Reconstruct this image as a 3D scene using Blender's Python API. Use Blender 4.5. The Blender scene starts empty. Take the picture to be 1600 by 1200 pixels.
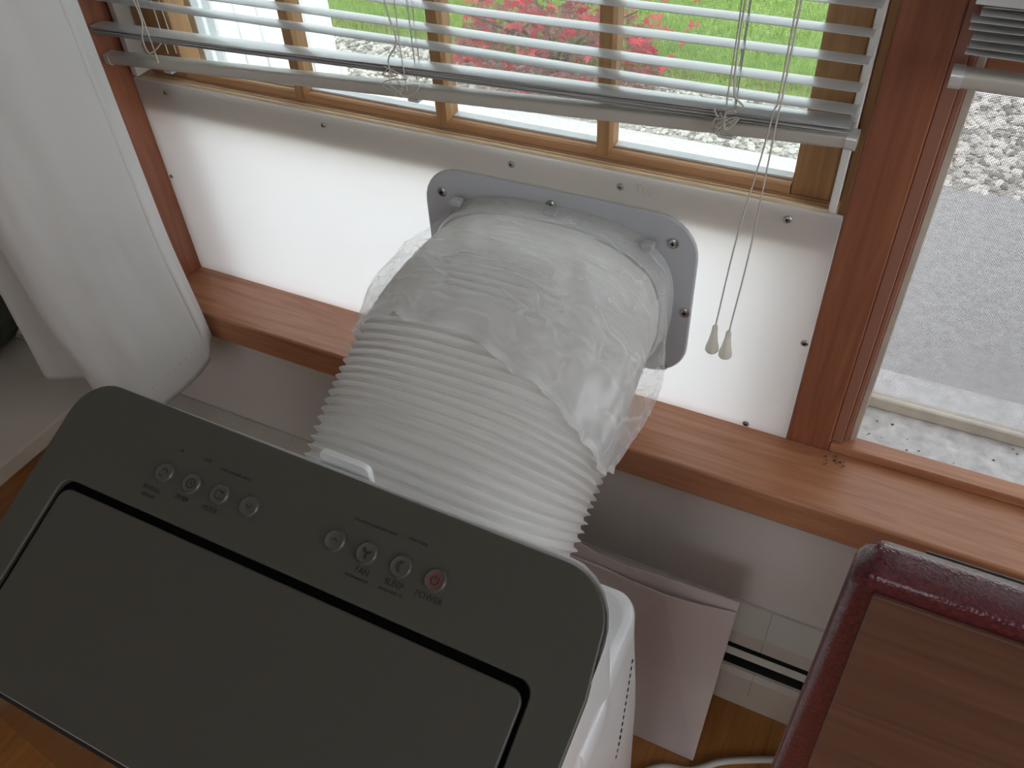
import bpy, bmesh, math, random
from mathutils import Vector, Matrix
random.seed(7)
S = bpy.context.scene
COL = S.collection

# ------------------------------------------------------------------ camera
cam_d = bpy.data.cameras.new('camera')
cam = bpy.data.objects.new('camera', cam_d)
COL.objects.link(cam)
cam_d.sensor_width = 36.0
cam_d.sensor_fit = 'HORIZONTAL'
cam_d.lens = 36.0 * 1310.16 / 1600.0
cam_d.clip_start = 0.01
yaw, pit, rol = -0.5016, 0.7519, -0.0612
fw = Vector((math.sin(yaw) * math.cos(pit), math.cos(yaw) * math.cos(pit), -math.sin(pit)))
rt = Vector((math.cos(yaw), -math.sin(yaw), 0))
up = rt.cross(fw)
rt2 = math.cos(rol) * rt + math.sin(rol) * up
up2 = -math.sin(rol) * rt + math.cos(rol) * up
m = Matrix((rt2, up2, -fw)).transposed().to_4x4()
m.translation = Vector((0.8357, -0.6527, 0.6540))
cam.matrix_world = m
S.camera = cam

# ------------------------------------------------------------------ world, light, exposure
W = bpy.data.worlds.new('overcast_sky')
S.world = W
W.use_nodes = True
bg = W.node_tree.nodes['Background']
bg.inputs[0].default_value = (0.93, 0.97, 1.0, 1)
bg.inputs[1].default_value = 1.0
S.view_settings.view_transform = 'Standard'
S.view_settings.look = 'None'
S.view_settings.gamma = 1.0
S.view_settings.use_curve_mapping = False
S.view_settings.exposure = 1.85
try:
    S.cycles.use_denoising = True
    S.cycles.max_bounces = 14
    S.cycles.diffuse_bounces = 8
    S.cycles.transparent_max_bounces = 24
    S.cycles.transmission_bounces = 8
    S.cycles.caustics_reflective = False
    S.cycles.caustics_refractive = False
    S.cycles.sample_clamp_indirect = 6.0
except Exception:
    pass

FLOOR = -0.45

# ------------------------------------------------------------------ materials
def mat(name):
    mm = bpy.data.materials.new(name)
    mm.use_nodes = True
    nt = mm.node_tree
    for n in list(nt.nodes):
        nt.nodes.remove(n)
    out = nt.nodes.new('ShaderNodeOutputMaterial')
    return mm, nt, out

def N(nt, t, **kw):
    n = nt.nodes.new(t)
    for k, v in kw.items():
        if k.startswith('i_'):
            n.inputs[k[2:].replace('_', ' ')].default_value = v
        else:
            setattr(n, k, v)
    return n

def pbr(name, col, rough=0.5, metal=0.0, spec=0.5, noise=None, bump=None, coat=0.0, trans=0.0):
    """noise=(scale, amount, stretch xyz), bump=(scale, strength, kind)"""
    mm, nt, out = mat(name)
    b = N(nt, 'ShaderNodeBsdfPrincipled')
    b.inputs['Base Color'].default_value = (*col, 1)
    b.inputs['Roughness'].default_value = rough
    b.inputs['Metallic'].default_value = metal
    b.inputs['Specular IOR Level'].default_value = spec
    b.inputs['Coat Weight'].default_value = coat
    tc = N(nt, 'ShaderNodeTexCoord')
    if noise:
        mp = N(nt, 'ShaderNodeMapping')
        mp.inputs['Scale'].default_value = noise[2] if len(noise) > 2 else (1, 1, 1)
        nt.links.new(tc.outputs['Object'], mp.inputs[0])
        nz = N(nt, 'ShaderNodeTexNoise')
        nz.inputs['Scale'].default_value = noise[0]
        nz.inputs['Detail'].default_value = 5
        nt.links.new(mp.outputs[0], nz.inputs[0])
        rp = N(nt, 'ShaderNodeValToRGB')
        a = noise[1]
        rp.color_ramp.elements[0].position = 0.3
        rp.color_ramp.elements[1].position = 0.7
        rp.color_ramp.elements[0].color = (*[c * (1 - a) for c in col], 1)
        rp.color_ramp.elements[1].color = (*[min(1, c * (1 + a)) for c in col], 1)
        nt.links.new(nz.outputs['Fac'], rp.inputs[0])
        nt.links.new(rp.outputs[0], b.inputs['Base Color'])
    if bump:
        if bump[2] == 'voronoi':
            bt = N(nt, 'ShaderNodeTexVoronoi')
            bo = 'Distance'
        else:
            bt = N(nt, 'ShaderNodeTexNoise')
            bt.inputs['Detail'].default_value = 3
            bo = 'Fac'
        bt.inputs['Scale'].default_value = bump[0]
        nt.links.new(tc.outputs['Object'], bt.inputs['Vector'])
        bp = N(nt, 'ShaderNodeBump')
        bp.inputs['Strength'].default_value = bump[1]
        bp.inputs['Distance'].default_value = bump[3] if len(bump) > 3 else 0.002
        nt.links.new(bt.outputs[bo], bp.inputs['Height'])
        nt.links.new(bp.outputs[0], b.inputs['Normal'])
    if trans > 0:
        tr = N(nt, 'ShaderNodeBsdfTranslucent')
        tr.inputs[0].default_value = (*col, 1)
        mx = N(nt, 'ShaderNodeMixShader')
        mx.inputs[0].default_value = trans
        nt.links.new(b.outputs[0], mx.inputs[1])
        nt.links.new(tr.outputs[0], mx.inputs[2])
        nt.links.new(mx.outputs[0], out.inputs[0])
    else:
        nt.links.new(b.outputs[0], out.inputs[0])
    return mm

def wood(name, c0, c1, rough=0.35, axis=0, scale=9.0, coat=0.0):
    mm, nt, out = mat(name)
    b = N(nt, 'ShaderNodeBsdfPrincipled')
    b.inputs['Roughness'].default_value = rough
    b.inputs['Coat Weight'].default_value = coat
    b.inputs['Coat Roughness'].default_value = 0.25
    tc = N(nt, 'ShaderNodeTexCoord')
    mp = N(nt, 'ShaderNodeMapping')
    sc = [14.0, 14.0, 14.0]
    sc[axis] = 0.9
    mp.inputs['Scale'].default_value = sc
    nt.links.new(tc.outputs['Object'], mp.inputs[0])
    n1 = N(nt, 'ShaderNodeTexNoise')
    n1.inputs['Scale'].default_value = scale
    n1.inputs['Detail'].default_value = 6
    n1.inputs['Distortion'].default_value = 1.2
    nt.links.new(mp.outputs[0], n1.inputs[0])
    rp = N(nt, 'ShaderNodeValToRGB')
    rp.color_ramp.elements[0].position = 0.28
    rp.color_ramp.elements[1].position = 0.72
    rp.color_ramp.elements[0].color = (*c0, 1)
    rp.color_ramp.elements[1].color = (*c1, 1)
    nt.links.new(n1.outputs['Fac'], rp.inputs[0])
    nt.links.new(rp.outputs[0], b.inputs['Base Color'])
    bp = N(nt, 'ShaderNodeBump')
    bp.inputs['Strength'].default_value = 0.08
    bp.inputs['Distance'].default_value = 0.001
    nt.links.new(n1.outputs['Fac'], bp.inputs['Height'])
    nt.links.new(bp.outputs[0], b.inputs['Normal'])
    nt.links.new(b.outputs[0], out.inputs[0])
    return mm

def glass_thin(name, tint=(0.93, 0.97, 0.97)):
    mm, nt, out = mat(name)
    t = N(nt, 'ShaderNodeBsdfTransparent')
    t.inputs[0].default_value = (*tint, 1)
    g = N(nt, 'ShaderNodeBsdfGlossy')
    g.inputs['Roughness'].default_value = 0.02
    lw = N(nt, 'ShaderNodeLayerWeight')      # Schlick curve, the same from both faces of the sheet
    lw.inputs[0].default_value = 0.5
    pw = N(nt, 'ShaderNodeMath', operation='POWER')
    pw.inputs[1].default_value = 5.0
    nt.links.new(lw.outputs['Facing'], pw.inputs[0])
    fr = N(nt, 'ShaderNodeMath', operation='MULTIPLY_ADD')
    fr.inputs[1].default_value = 0.96
    fr.inputs[2].default_value = 0.04
    nt.links.new(pw.outputs[0], fr.inputs[0])
    mx = N(nt, 'ShaderNodeMixShader')
    nt.links.new(fr.outputs[0], mx.inputs[0])
    nt.links.new(t.outputs[0], mx.inputs[1])
    nt.links.new(g.outputs[0], mx.inputs[2])
    nt.links.new(mx.outputs[0], out.inputs[0])
    return mm

def mesh_screen(name, col, pitch, wire):
    """woven insect screen: wires of a given width at a given pitch, holes between"""
    mm, nt, out = mat(name)
    tc = N(nt, 'ShaderNodeTexCoord')
    sp = N(nt, 'ShaderNodeSeparateXYZ')
    nt.links.new(tc.outputs['Object'], sp.inputs[0])
    fs = []
    for ax in ('X', 'Z'):
        d = N(nt, 'ShaderNodeMath', operation='DIVIDE')
        nt.links.new(sp.outputs[ax], d.inputs[0])
        d.inputs[1].default_value = pitch
        f = N(nt, 'ShaderNodeMath', operation='FRACT')
        nt.links.new(d.outputs[0], f.inputs[0])
        l = N(nt, 'ShaderNodeMath', operation='LESS_THAN')
        nt.links.new(f.outputs[0], l.inputs[0])
        l.inputs[1].default_value = wire
        fs.append(l)
    mxm = N(nt, 'ShaderNodeMath', operation='MAXIMUM')
    nt.links.new(fs[0].outputs[0], mxm.inputs[0])
    nt.links.new(fs[1].outputs[0], mxm.inputs[1])
    t = N(nt, 'ShaderNodeBsdfTransparent')
    b = N(nt, 'ShaderNodeBsdfPrincipled')
    b.inputs['Base Color'].default_value = (*col, 1)
    b.inputs['Roughness'].default_value = 0.5
    mx = N(nt, 'ShaderNodeMixShader')
    nt.links.new(mxm.outputs[0], mx.inputs[0])
    nt.links.new(t.outputs[0], mx.inputs[1])
    nt.links.new(b.outputs[0], mx.inputs[2])
    nt.links.new(mx.outputs[0], out.inputs[0])
    return mm

def film_mat(name):
    """thin crumpled polythene: mostly see-through, milky where it is creased or bunched in layers"""
    mm, nt, out = mat(name)
    lay = N(nt, 'ShaderNodeAttribute')
    lay.attribute_name = 'layers'
    uv = N(nt, 'ShaderNodeAttribute')
    uv.attribute_name = 'wrap'
    def ridge(scale, width, stretch, w):
        mp = N(nt, 'ShaderNodeMapping')
        mp.inputs['Scale'].default_value = stretch
        mp.inputs['Rotation'].default_value = (0, 0, w)
        nt.links.new(uv.outputs['Vector'], mp.inputs[0])
        n1 = N(nt, 'ShaderNodeTexNoise')
        n1.inputs['Scale'].default_value = scale * 1.3
        n1.inputs['Detail'].default_value = 2.0
        nt.links.new(mp.outputs[0], n1.inputs[0])
        ad = N(nt, 'ShaderNodeMixRGB', blend_type='ADD')
        ad.inputs[0].default_value = 0.16
        nt.links.new(mp.outputs[0], ad.inputs[1])
        nt.links.new(n1.outputs['Color'], ad.inputs[2])
        vo = N(nt, 'ShaderNodeTexVoronoi', feature='DISTANCE_TO_EDGE')
        vo.inputs['Scale'].default_value = scale
        nt.links.new(ad.outputs[0], vo.inputs['Vector'])
        mr = N(nt, 'ShaderNodeMapRange')
        mr.inputs['From Min'].default_value = width
        mr.inputs['From Max'].default_value = 0.0
        nt.links.new(vo.outputs['Distance'], mr.inputs['Value'])
        msk = N(nt, 'ShaderNodeMapRange')          # creases fade in and out
        msk.inputs['From Min'].default_value = 0.40
        msk.inputs['From Max'].default_value = 0.62
        nt.links.new(n1.outputs['Fac'], msk.inputs['Value'])
        p2 = N(nt, 'ShaderNodeMath', operation='POWER')
        p2.inputs[1].default_value = 2.0
        nt.links.new(mr.outputs[0], p2.inputs[0])
        pw = N(nt, 'ShaderNodeMath', operation='MULTIPLY')
        nt.links.new(p2.outputs[0], pw.inputs[0])
        nt.links.new(msk.outputs[0], pw.inputs[1])
        return pw, n1
    r1, n1 = ridge(2.6, 0.16, (1.0, 3.2, 1.0), 0.35)
    r2, n2 = ridge(4.0, 0.10, (1.6, 1.6, 1.0), -0.5)
    mxr = N(nt, 'ShaderNodeMath', operation='MAXIMUM')
    nt.links.new(r1.outputs[0], mxr.inputs[0])
    nt.links.new(r2.outputs[0], mxr.inputs[1])
    de = N(nt, 'ShaderNodeMath', operation='MULTIPLY_ADD')
    de.inputs[1].default_value = 0.24
    nt.links.new(mxr.outputs[0], de.inputs[0])
    nt.links.new(lay.outputs['Fac'], de.inputs[2])
    t = N(nt, 'ShaderNodeBsdfTransparent')
    d = N(nt, 'ShaderNodeBsdfDiffuse')
    d.inputs[0].default_value = (0.95, 0.97, 0.99, 1)
    tl = N(nt, 'ShaderNodeBsdfTranslucent')
    tl.inputs[0].default_value = (0.95, 0.97, 0.99, 1)
    m0 = N(nt, 'ShaderNodeMixShader')
    m0.inputs[0].default_value = 0.35
    nt.links.new(d.outputs[0], m0.inputs[1])
    nt.links.new(tl.outputs[0], m0.inputs[2])
    m1 = N(nt, 'ShaderNodeMixShader')
    nt.links.new(de.outputs[0], m1.inputs[0])
    nt.links.new(t.outputs[0], m1.inputs[1])
    nt.links.new(m0.outputs[0], m1.inputs[2])
    g = N(nt, 'ShaderNodeBsdfGlossy')
    g.inputs['Roughness'].default_value = 0.16
    m2 = N(nt, 'ShaderNodeMixShader')
    m2.inputs[0].default_value = 0.035
    bp = N(nt, 'ShaderNodeBump')
    bp.inputs['Strength'].default_value = 0.12
    bp.inputs['Distance'].default_value = 0.004
    nt.links.new(n1.outputs['Fac'], bp.inputs['Height'])
    nt.links.new(bp.outputs[0], g.inputs['Normal'])
    nt.links.new(m1.outputs[0], m2.inputs[1])
    nt.links.new(g.outputs[0], m2.inputs[2])
    nt.links.new(m2.outputs[0], out.inputs[0])
    return mm

def speckle(name, cols, scale, rough=0.8, bump=0.3):
    mm, nt, out = mat(name)
    b = N(nt, 'ShaderNodeBsdfPrincipled')
    b.inputs['Roughness'].default_value = rough
    tc = N(nt, 'ShaderNodeTexCoord')
    v = N(nt, 'ShaderNodeTexNoise')
    v.inputs['Scale'].default_value = scale
    v.inputs['Detail'].default_value = 6
    nt.links.new(tc.outputs['Object'], v.inputs['Vector'])
    rp = N(nt, 'ShaderNodeValToRGB')
    n = len(cols)
    rp.color_ramp.elements[0].color = (*cols[0], 1)
    rp.color_ramp.elements[0].position = 0.3
    rp.color_ramp.elements[1].color = (*cols[-1], 1)
    rp.color_ramp.elements[1].position = 0.7
    for i in range(1, n - 1):
        e = rp.color_ramp.elements.new(0.3 + 0.4 * i / (n - 1))
        e.color = (*cols[i], 1)
    nt.links.new(v.outputs['Fac'], rp.inputs[0])
    nt.links.new(rp.outputs[0], b.inputs['Base Color'])
    nt.links.new(b.outputs[0], out.inputs[0])
    return mm

def attr_mat(name, rough=0.6, trans=0.0):
    """colour stored per stone / leaf / blade in a colour attribute"""
    mm, nt, out = mat(name)
    b = N(nt, 'ShaderNodeBsdfPrincipled')
    b.inputs['Roughness'].default_value = rough
    a = N(nt, 'ShaderNodeAttribute')
    a.attribute_name = 'tint'
    nt.links.new(a.outputs['Color'], b.inputs['Base Color'])
    if trans:
        tr = N(nt, 'ShaderNodeBsdfTranslucent')
        nt.links.new(a.outputs['Color'], tr.inputs[0])
        mx = N(nt, 'ShaderNodeMixShader')
        mx.inputs[0].default_value = trans
        nt.links.new(b.outputs[0], mx.inputs[1])
        nt.links.new(tr.outputs[0], mx.inputs[2])
        nt.links.new(mx.outputs[0], out.inputs[0])
    else:
        nt.links.new(b.outputs[0], out.inputs[0])
    return mm

M = {}
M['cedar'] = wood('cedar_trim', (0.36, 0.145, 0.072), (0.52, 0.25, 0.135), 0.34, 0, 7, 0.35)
M['cedar_v'] = wood('cedar_trim_upright', (0.22, 0.070, 0.034), (0.34, 0.125, 0.062), 0.42, 2, 7, 0.1)  # same wood as the sill, darkened to carry the post's shade
M['sash'] = wood('sash_pine', (0.34, 0.17, 0.065), (0.48, 0.27, 0.115), 0.45, 2, 8)
M['sash_h'] = wood('sash_pine_rail', (0.42, 0.21, 0.10), (0.58, 0.33, 0.17), 0.5, 0, 8)
M['ply'] = wood('plywood_edge', (0.55, 0.42, 0.26), (0.82, 0.68, 0.47), 0.7, 0, 30)
M['floor'] = wood('oak_floor', (0.30, 0.12, 0.035), (0.46, 0.20, 0.06), 0.35, 1, 5)
M['wall'] = pbr('painted_wall', (0.66, 0.63, 0.60), 0.85, noise=(6, 0.04), bump=(60, 0.15, 'noise', 0.001))
M['ceiling'] = pbr('ceiling_white', (0.75, 0.73, 0.70), 0.9)
M['siding'] = pbr('exterior_siding', (0.75, 0.76, 0.75), 0.7)
M['vinyl_white'] = pbr('white_vinyl_track', (0.74, 0.73, 0.70), 0.45)
M['alu'] = pbr('painted_storm_frame', (0.72, 0.75, 0.76), 0.4, noise=(25, 0.08))
M['outer_sill'] = pbr('weathered_white_sill', (0.70, 0.71, 0.72), 0.6, noise=(70, 0.22), bump=(120, 0.2, 'noise'))
M['screen_frame'] = pbr('beige_screen_frame', (0.55, 0.50, 0.42), 0.55, noise=(40, 0.12))
M['bead'] = pbr('stained_inner_bead', (0.33, 0.15, 0.10), 0.5, noise=(30, 0.12, (1, 1, .1)))
M['glass'] = glass_thin('window_glass')
M['screen'] = mesh_screen('insect_screen_mesh', (0.34, 0.34, 0.35), 0.0013, 0.30)
M['screen_l'] = mesh_screen('insect_screen_fine', (0.42, 0.43, 0.43), 0.0013, 0.12)
M['slat'] = pbr('blind_slat_enamel', (0.60, 0.615, 0.615), 0.28, 0.25)
M['slat_old'] = pbr('blind_rail_enamel', (0.52, 0.50, 0.45), 0.35, 0.1)
M['cordm'] = pbr('blind_cord', (0.55, 0.53, 0.48), 0.8)
M['tassel'] = pbr('clear_tassel', (0.88, 0.87, 0.82), 0.25, trans=0.6)
M['acrylic'] = pbr('milky_acrylic', (0.92, 0.92, 0.925), 0.32, noise=(14, 0.01), trans=0.72)
M['steel'] = pbr('screw_steel', (0.45, 0.45, 0.44), 0.3, 1.0)
M['dark'] = pbr('black_recess_plastic', (0.004, 0.004, 0.004), 0.9, spec=0.05)  # matt black; paints the shade inside flap gap, slots and screw recesses
M['pencil'] = pbr('pencil_mark', (0.62, 0.61, 0.62), 0.8)
M['flange'] = pbr('grey_flange_plastic', (0.47, 0.49, 0.52), 0.45)
M['clear'] = pbr('adapter_plastic', (0.62, 0.63, 0.63), 0.2, trans=0.3)
M['hose'] = pbr('ribbed_hose_plastic', (0.87, 0.87, 0.855), 0.36, trans=0.12)
M['film'] = film_mat('polythene_film')
M['plate'] = pbr('grey_satin_plate', (0.068, 0.067, 0.055), 0.48, 0.0, noise=(900, 0.05))
M['lid'] = pbr('grey_satin_lid', (0.068, 0.065, 0.055), 0.48, 0.0, noise=(900, 0.05))
M['button'] = pbr('button_plastic', (0.085, 0.083, 0.075), 0.35, 0.0)
M['print'] = pbr('button_print', (0.018, 0.018, 0.018), 0.6)
M['print_red'] = pbr('power_button_face', (0.14, 0.062, 0.055), 0.4)
M['ac'] = pbr('air_conditioner_shell', (0.78, 0.80, 0.82), 0.22, coat=0.2)
M['gloss'] = pbr('dark_gloss_front', (0.03, 0.028, 0.026), 0.12)
M['curtain'] = pbr('curtain_lining', (0.64, 0.63, 0.615), 0.85, trans=0.12, bump=(900, 0.12, 'noise', 0.0006))
M['thread'] = pbr('hem_thread', (0.40, 0.39, 0.37), 0.9)
M['paper'] = pbr('mailer_paper', (0.66, 0.59, 0.58), 0.8, noise=(9, 0.04))
M['heater'] = pbr('heater_enamel', (0.50, 0.47, 0.42), 0.5, noise=(12, 0.06))
M['fin'] = pbr('heater_fin', (0.05, 0.06, 0.06), 0.5, 0.5)
M['vinyl'] = pbr('burgundy_vinyl', (0.10, 0.014, 0.024), 0.26, noise=(420, 0.35), bump=(520, 0.40, 'voronoi', 0.0009), coat=0.4)
M['piping'] = pbr('black_piping', (0.015, 0.012, 0.014), 0.3)
M['veneer'] = wood('chair_veneer', (0.095, 0.045, 0.032), (0.18, 0.088, 0.060), 0.42, 0, 5)
M['chrome'] = pbr('chair_leg_metal', (0.5, 0.5, 0.5), 0.25, 1.0)
M['table'] = pbr('cream_table_paint', (0.60, 0.56, 0.50), 0.6, noise=(8, 0.04))
M['green'] = pbr('dark_green_cloth', (0.045, 0.055, 0.045), 0.9, noise=(35, 0.5), bump=(90, 0.5, 'noise', 0.004))
M['cable'] = pbr('grey_white_cable', (0.60, 0.58, 0.55), 0.5)
M['concrete'] = speckle('pale_concrete', [(0.60, 0.60, 0.59), (0.72, 0.72, 0.71), (0.78, 0.78, 0.77)], 60)
M['asphalt'] = speckle('grey_paving', [(0.29, 0.29, 0.295), (0.35, 0.35, 0.355), (0.40, 0.40, 0.40)], 45)
M['soil'] = speckle('lawn_soil', [(0.14, 0.20, 0.05), (0.22, 0.33, 0.07), (0.30, 0.42, 0.10)], 40)
M['grit'] = speckle('gravel_bed', [(0.20, 0.18, 0.16), (0.38, 0.35, 0.31), (0.5, 0.48, 0.45)], 90)
M['tint'] = attr_mat('stone_tint', 0.8)
M['leaf'] = attr_mat('leaf_tint', 0.5, 0.35)
M['bark'] = pbr('shrub_bark', (0.16, 0.10, 0.08), 0.9)
M['fence'] = pbr('white_board_paint', (0.85, 0.86, 0.86), 0.6)
M['dirt'] = pbr('dirt_crumb', (0.16, 0.11, 0.08), 0.9)

# ------------------------------------------------------------------ helpers
WL = {}  # world location of every object made here (no rotations on parents)

def obj(name, vs, fs, mt, parent=None, smooth=None, loc=None, bevel=0.0, seg=2):
    vs = [Vector(v) for v in vs]
    if loc is None:
        if parent is not None:
            loc = WL[parent.name]
        else:
            xs = [v.x for v in vs]; ys = [v.y for v in vs]; zs = [v.z for v in vs]
            loc = Vector(((min(xs) + max(xs)) / 2, (min(ys) + max(ys)) / 2, min(zs)))
    me = bpy.data.meshes.new(name)
    me.from_pydata([tuple(v - loc) for v in vs], [], [tuple(f) for f in fs])
    me.validate()
    me.update()
    if mt is not None:
        me.materials.append(M[mt] if isinstance(mt, str) else mt)
    if smooth is not None:
        me.polygons.foreach_set('use_smooth', [True] * len(me.polygons))
        me.set_sharp_from_angle(angle=smooth)
    o = bpy.data.objects.new(name, me)
    COL.objects.link(o)
    if parent is not None:
        o.parent = parent
        o.location = loc - WL[parent.name]
    else:
        o.location = loc
    WL[o.name] = loc
    if bevel > 0:
        b = o.modifiers.new('soft_edge', 'BEVEL')
        b.width = bevel
        b.segments = seg
        b.limit_method = 'ANGLE'
        b.angle_limit = 0.6
    return o

def box_vf(x0, x1, y0, y1, z0, z1):
    v = [(x0, y0, z0), (x1, y0, z0), (x1, y1, z0), (x0, y1, z0), (x0, y0, z1), (x1, y0, z1), (x1, y1, z1), (x0, y1, z1)]
    f = [(0, 3, 2, 1), (4, 5, 6, 7), (0, 1, 5, 4), (1, 2, 6, 5), (2, 3, 7, 6), (3, 0, 4, 7)]
    return v, f

def box(name, x0, x1, y0, y1, z0, z1, mt, parent=None, bevel=0.0, seg=2):
    v, f = box_vf(x0, x1, y0, y1, z0, z1)
    return obj(name, v, f, mt, parent, bevel=bevel, seg=seg, smooth=0.6 if bevel else None)

def boxes(name, lst, mt, parent=None):
    V, F = [], []
    for b in lst:
        v, f = box_vf(*b)
        k = len(V)
        V += v
        F += [tuple(i + k for i in q) for q in f]
    return obj(name, V, F, mt, parent)

def empty(name, loc):
    o = bpy.data.objects.new(name, None)
    o.empty_display_size = 0.05
    COL.objects.link(o)
    o.location = loc
    WL[o.name] = Vector(loc)
    return o

def tag(o, label=None, cat=None, group=None, kind=None):
    if label: o['label'] = label
    if cat: o['category'] = cat
    if group: o['group'] = group
    if kind: o['kind'] = kind
    return o

def tube_vf(pts, r, n=8, cap=True):
    pts = [Vector(p) for p in pts]
    V, F = [], []
    prev = None
    for i, p in enumerate(pts):
        t = (pts[min(i + 1, len(pts) - 1)] - pts[max(i - 1, 0)]).normalized()
        if prev is None:
            a = Vector((0, 0, 1)) if abs(t.z) < 0.9 else Vector((1, 0, 0))
            u = t.cross(a).normalized()
        else:
            u = (prev - t * prev.dot(t)).normalized()
        prev = u
        w = t.cross(u)
        rr = r[i] if isinstance(r, (list, tuple)) else r
        for k in range(n):
            an = 2 * math.pi * k / n
            V.append(p + rr * (math.cos(an) * u + math.sin(an) * w))
    for i in range(len(pts) - 1):
        for k in range(n):
            a = i * n + k; b = i * n + (k + 1) % n
            F.append((a, b, b + n, a + n))
    if cap:
        F.append(tuple(range(n - 1, -1, -1)))
        F.append(tuple(range((len(pts) - 1) * n, len(pts) * n)))
    return V, F

def tube(name, pts, r, mt, parent=None, n=8):
    v, f = tube_vf(pts, r, n)
    return obj(name, v, f, mt, parent, smooth=0.9)

def catmull(P, n=8):
    P = [Vector(p) for p in P]
    Q = [P[0] * 2 - P[1]] + P + [P[-1] * 2 - P[-2]]
    out = []
    for i in range(1, len(Q) - 2):
        a, b, c, d = Q[i - 1], Q[i], Q[i + 1], Q[i + 2]
        for k in range(n):
            t = k / n
            out.append(0.5 * ((2 * b) + (c - a) * t + (2 * a - 5 * b + 4 * c - d) * t * t + (3 * b - a - 3 * c + d) * t ** 3))
    out.append(P[-1])
    return out

def rrect(x0, x1, y0, y1, r, n=6):
    """rounded rectangle outline, counter-clockwise; r may be 4 radii (bl, br, tr, tl)"""
    rs = r if isinstance(r, (list, tuple)) else [r] * 4
    pts = []
    for (cx, cy, a0, rr) in ((x0 + rs[0], y0 + rs[0], math.pi, rs[0]), (x1 - rs[1], y0 + rs[1], 1.5 * math.pi, rs[1]),
                             (x1 - rs[2], y1 - rs[2], 0, rs[2]), (x0 + rs[3], y1 - rs[3], 0.5 * math.pi, rs[3])):
        for k in range(n + 1):
            a = a0 + 0.5 * math.pi * k / n
            pts.append((cx + rr * math.cos(a), cy + rr * math.sin(a)))
    return pts

def prism_vf(outline, f0, f1):
    """outline of 2-D points; f0 / f1 map a point to the two end positions"""
    n = len(outline)
    V = [f0(p) for p in outline] + [f1(p) for p in outline]
    F = [tuple(range(n - 1, -1, -1)), tuple(range(n, 2 * n))]
    for i in range(n):
        j = (i + 1) % n
        F.append((i, j, n + j, n + i))
    return V, F

def fbm(x, y, z, s):
    from mathutils import noise
    return noise.fractal(Vector((x * s, y * s, z * s)), 0.7, 2.0, 3)

# ------------------------------------------------------------------ the room
X0, X1, Y0, ZC = -1.35, 2.35, -3.2, 1.95
WY = -0.05     # inner face of the window wall under the sill
tag(box('floor', X0, X1, Y0, 0.12, FLOOR - 0.05, FLOOR, 'floor'), 'orange varnished wooden floor', kind='structure')
tag(box('ceiling', X0, X1, Y0, 0.12, ZC, ZC + 0.05, 'ceiling'), 'plain pale ceiling', kind='structure')
wf = boxes('wall_front', [(X0, X1, WY, 0.12, FLOOR, -0.042), (X0, X1, WY, 0.12, 1.27, ZC),
                          (X0, -0.075, WY, 0.12, -0.042, 1.27), (1.72, X1, WY, 0.12, -0.042, 1.27)], 'wall')
tag(wf, 'pale painted wall under the wooden window sill', kind='structure')
# the other walls; unglazed openings added right and back to brighten the room
tag(box('wall_left', X0 - 0.05, X0, Y0, 0.12, FLOOR, ZC, 'wall'), 'pale painted side wall beyond the curtain', kind='structure')
tag(boxes('wall_right', [(X1, X1 + 0.08, Y0, -1.25, FLOOR, ZC), (X1, X1 + 0.08, -0.15, 0.12, FLOOR, ZC),
                         (X1, X1 + 0.08, -1.25, -0.15, FLOOR, 0.0), (X1, X1 + 0.08, -1.25, -0.15, 1.5, ZC)], 'wall'),
    'pale painted side wall with an opening added for fill light', kind='structure')
tag(boxes('wall_back', [(X0, 0.4, Y0 - 0.05, Y0, FLOOR, ZC), (1.2, X1, Y0 - 0.05, Y0, FLOOR, ZC),
                        (0.4, 1.2, Y0 - 0.05, Y0, FLOOR, 0.35), (0.4, 1.2, Y0 - 0.05, Y0, 1.35, ZC)], 'wall'),
    'pale painted wall behind the viewer with an opening added for fill light', kind='structure')

# wooden sill running under both windows
tag(box('trim_1', -0.14, 1.80, -0.0795, 0.018, -0.040, 0.0, 'cedar', bevel=0.003), 'orange-brown wooden window sill running under both windows', kind='structure')
# post between the windows, left casing
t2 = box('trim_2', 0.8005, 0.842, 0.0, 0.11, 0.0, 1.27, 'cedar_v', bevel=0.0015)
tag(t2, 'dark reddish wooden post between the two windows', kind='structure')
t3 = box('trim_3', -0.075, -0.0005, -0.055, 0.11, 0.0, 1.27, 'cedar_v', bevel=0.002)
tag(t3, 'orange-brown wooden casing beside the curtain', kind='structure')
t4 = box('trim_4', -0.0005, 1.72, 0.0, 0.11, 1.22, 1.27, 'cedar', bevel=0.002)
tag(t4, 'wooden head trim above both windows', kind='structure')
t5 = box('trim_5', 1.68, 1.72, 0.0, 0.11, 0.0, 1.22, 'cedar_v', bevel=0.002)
tag(t5, 'wooden casing at the far end of the wide window', kind='structure')

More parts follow.
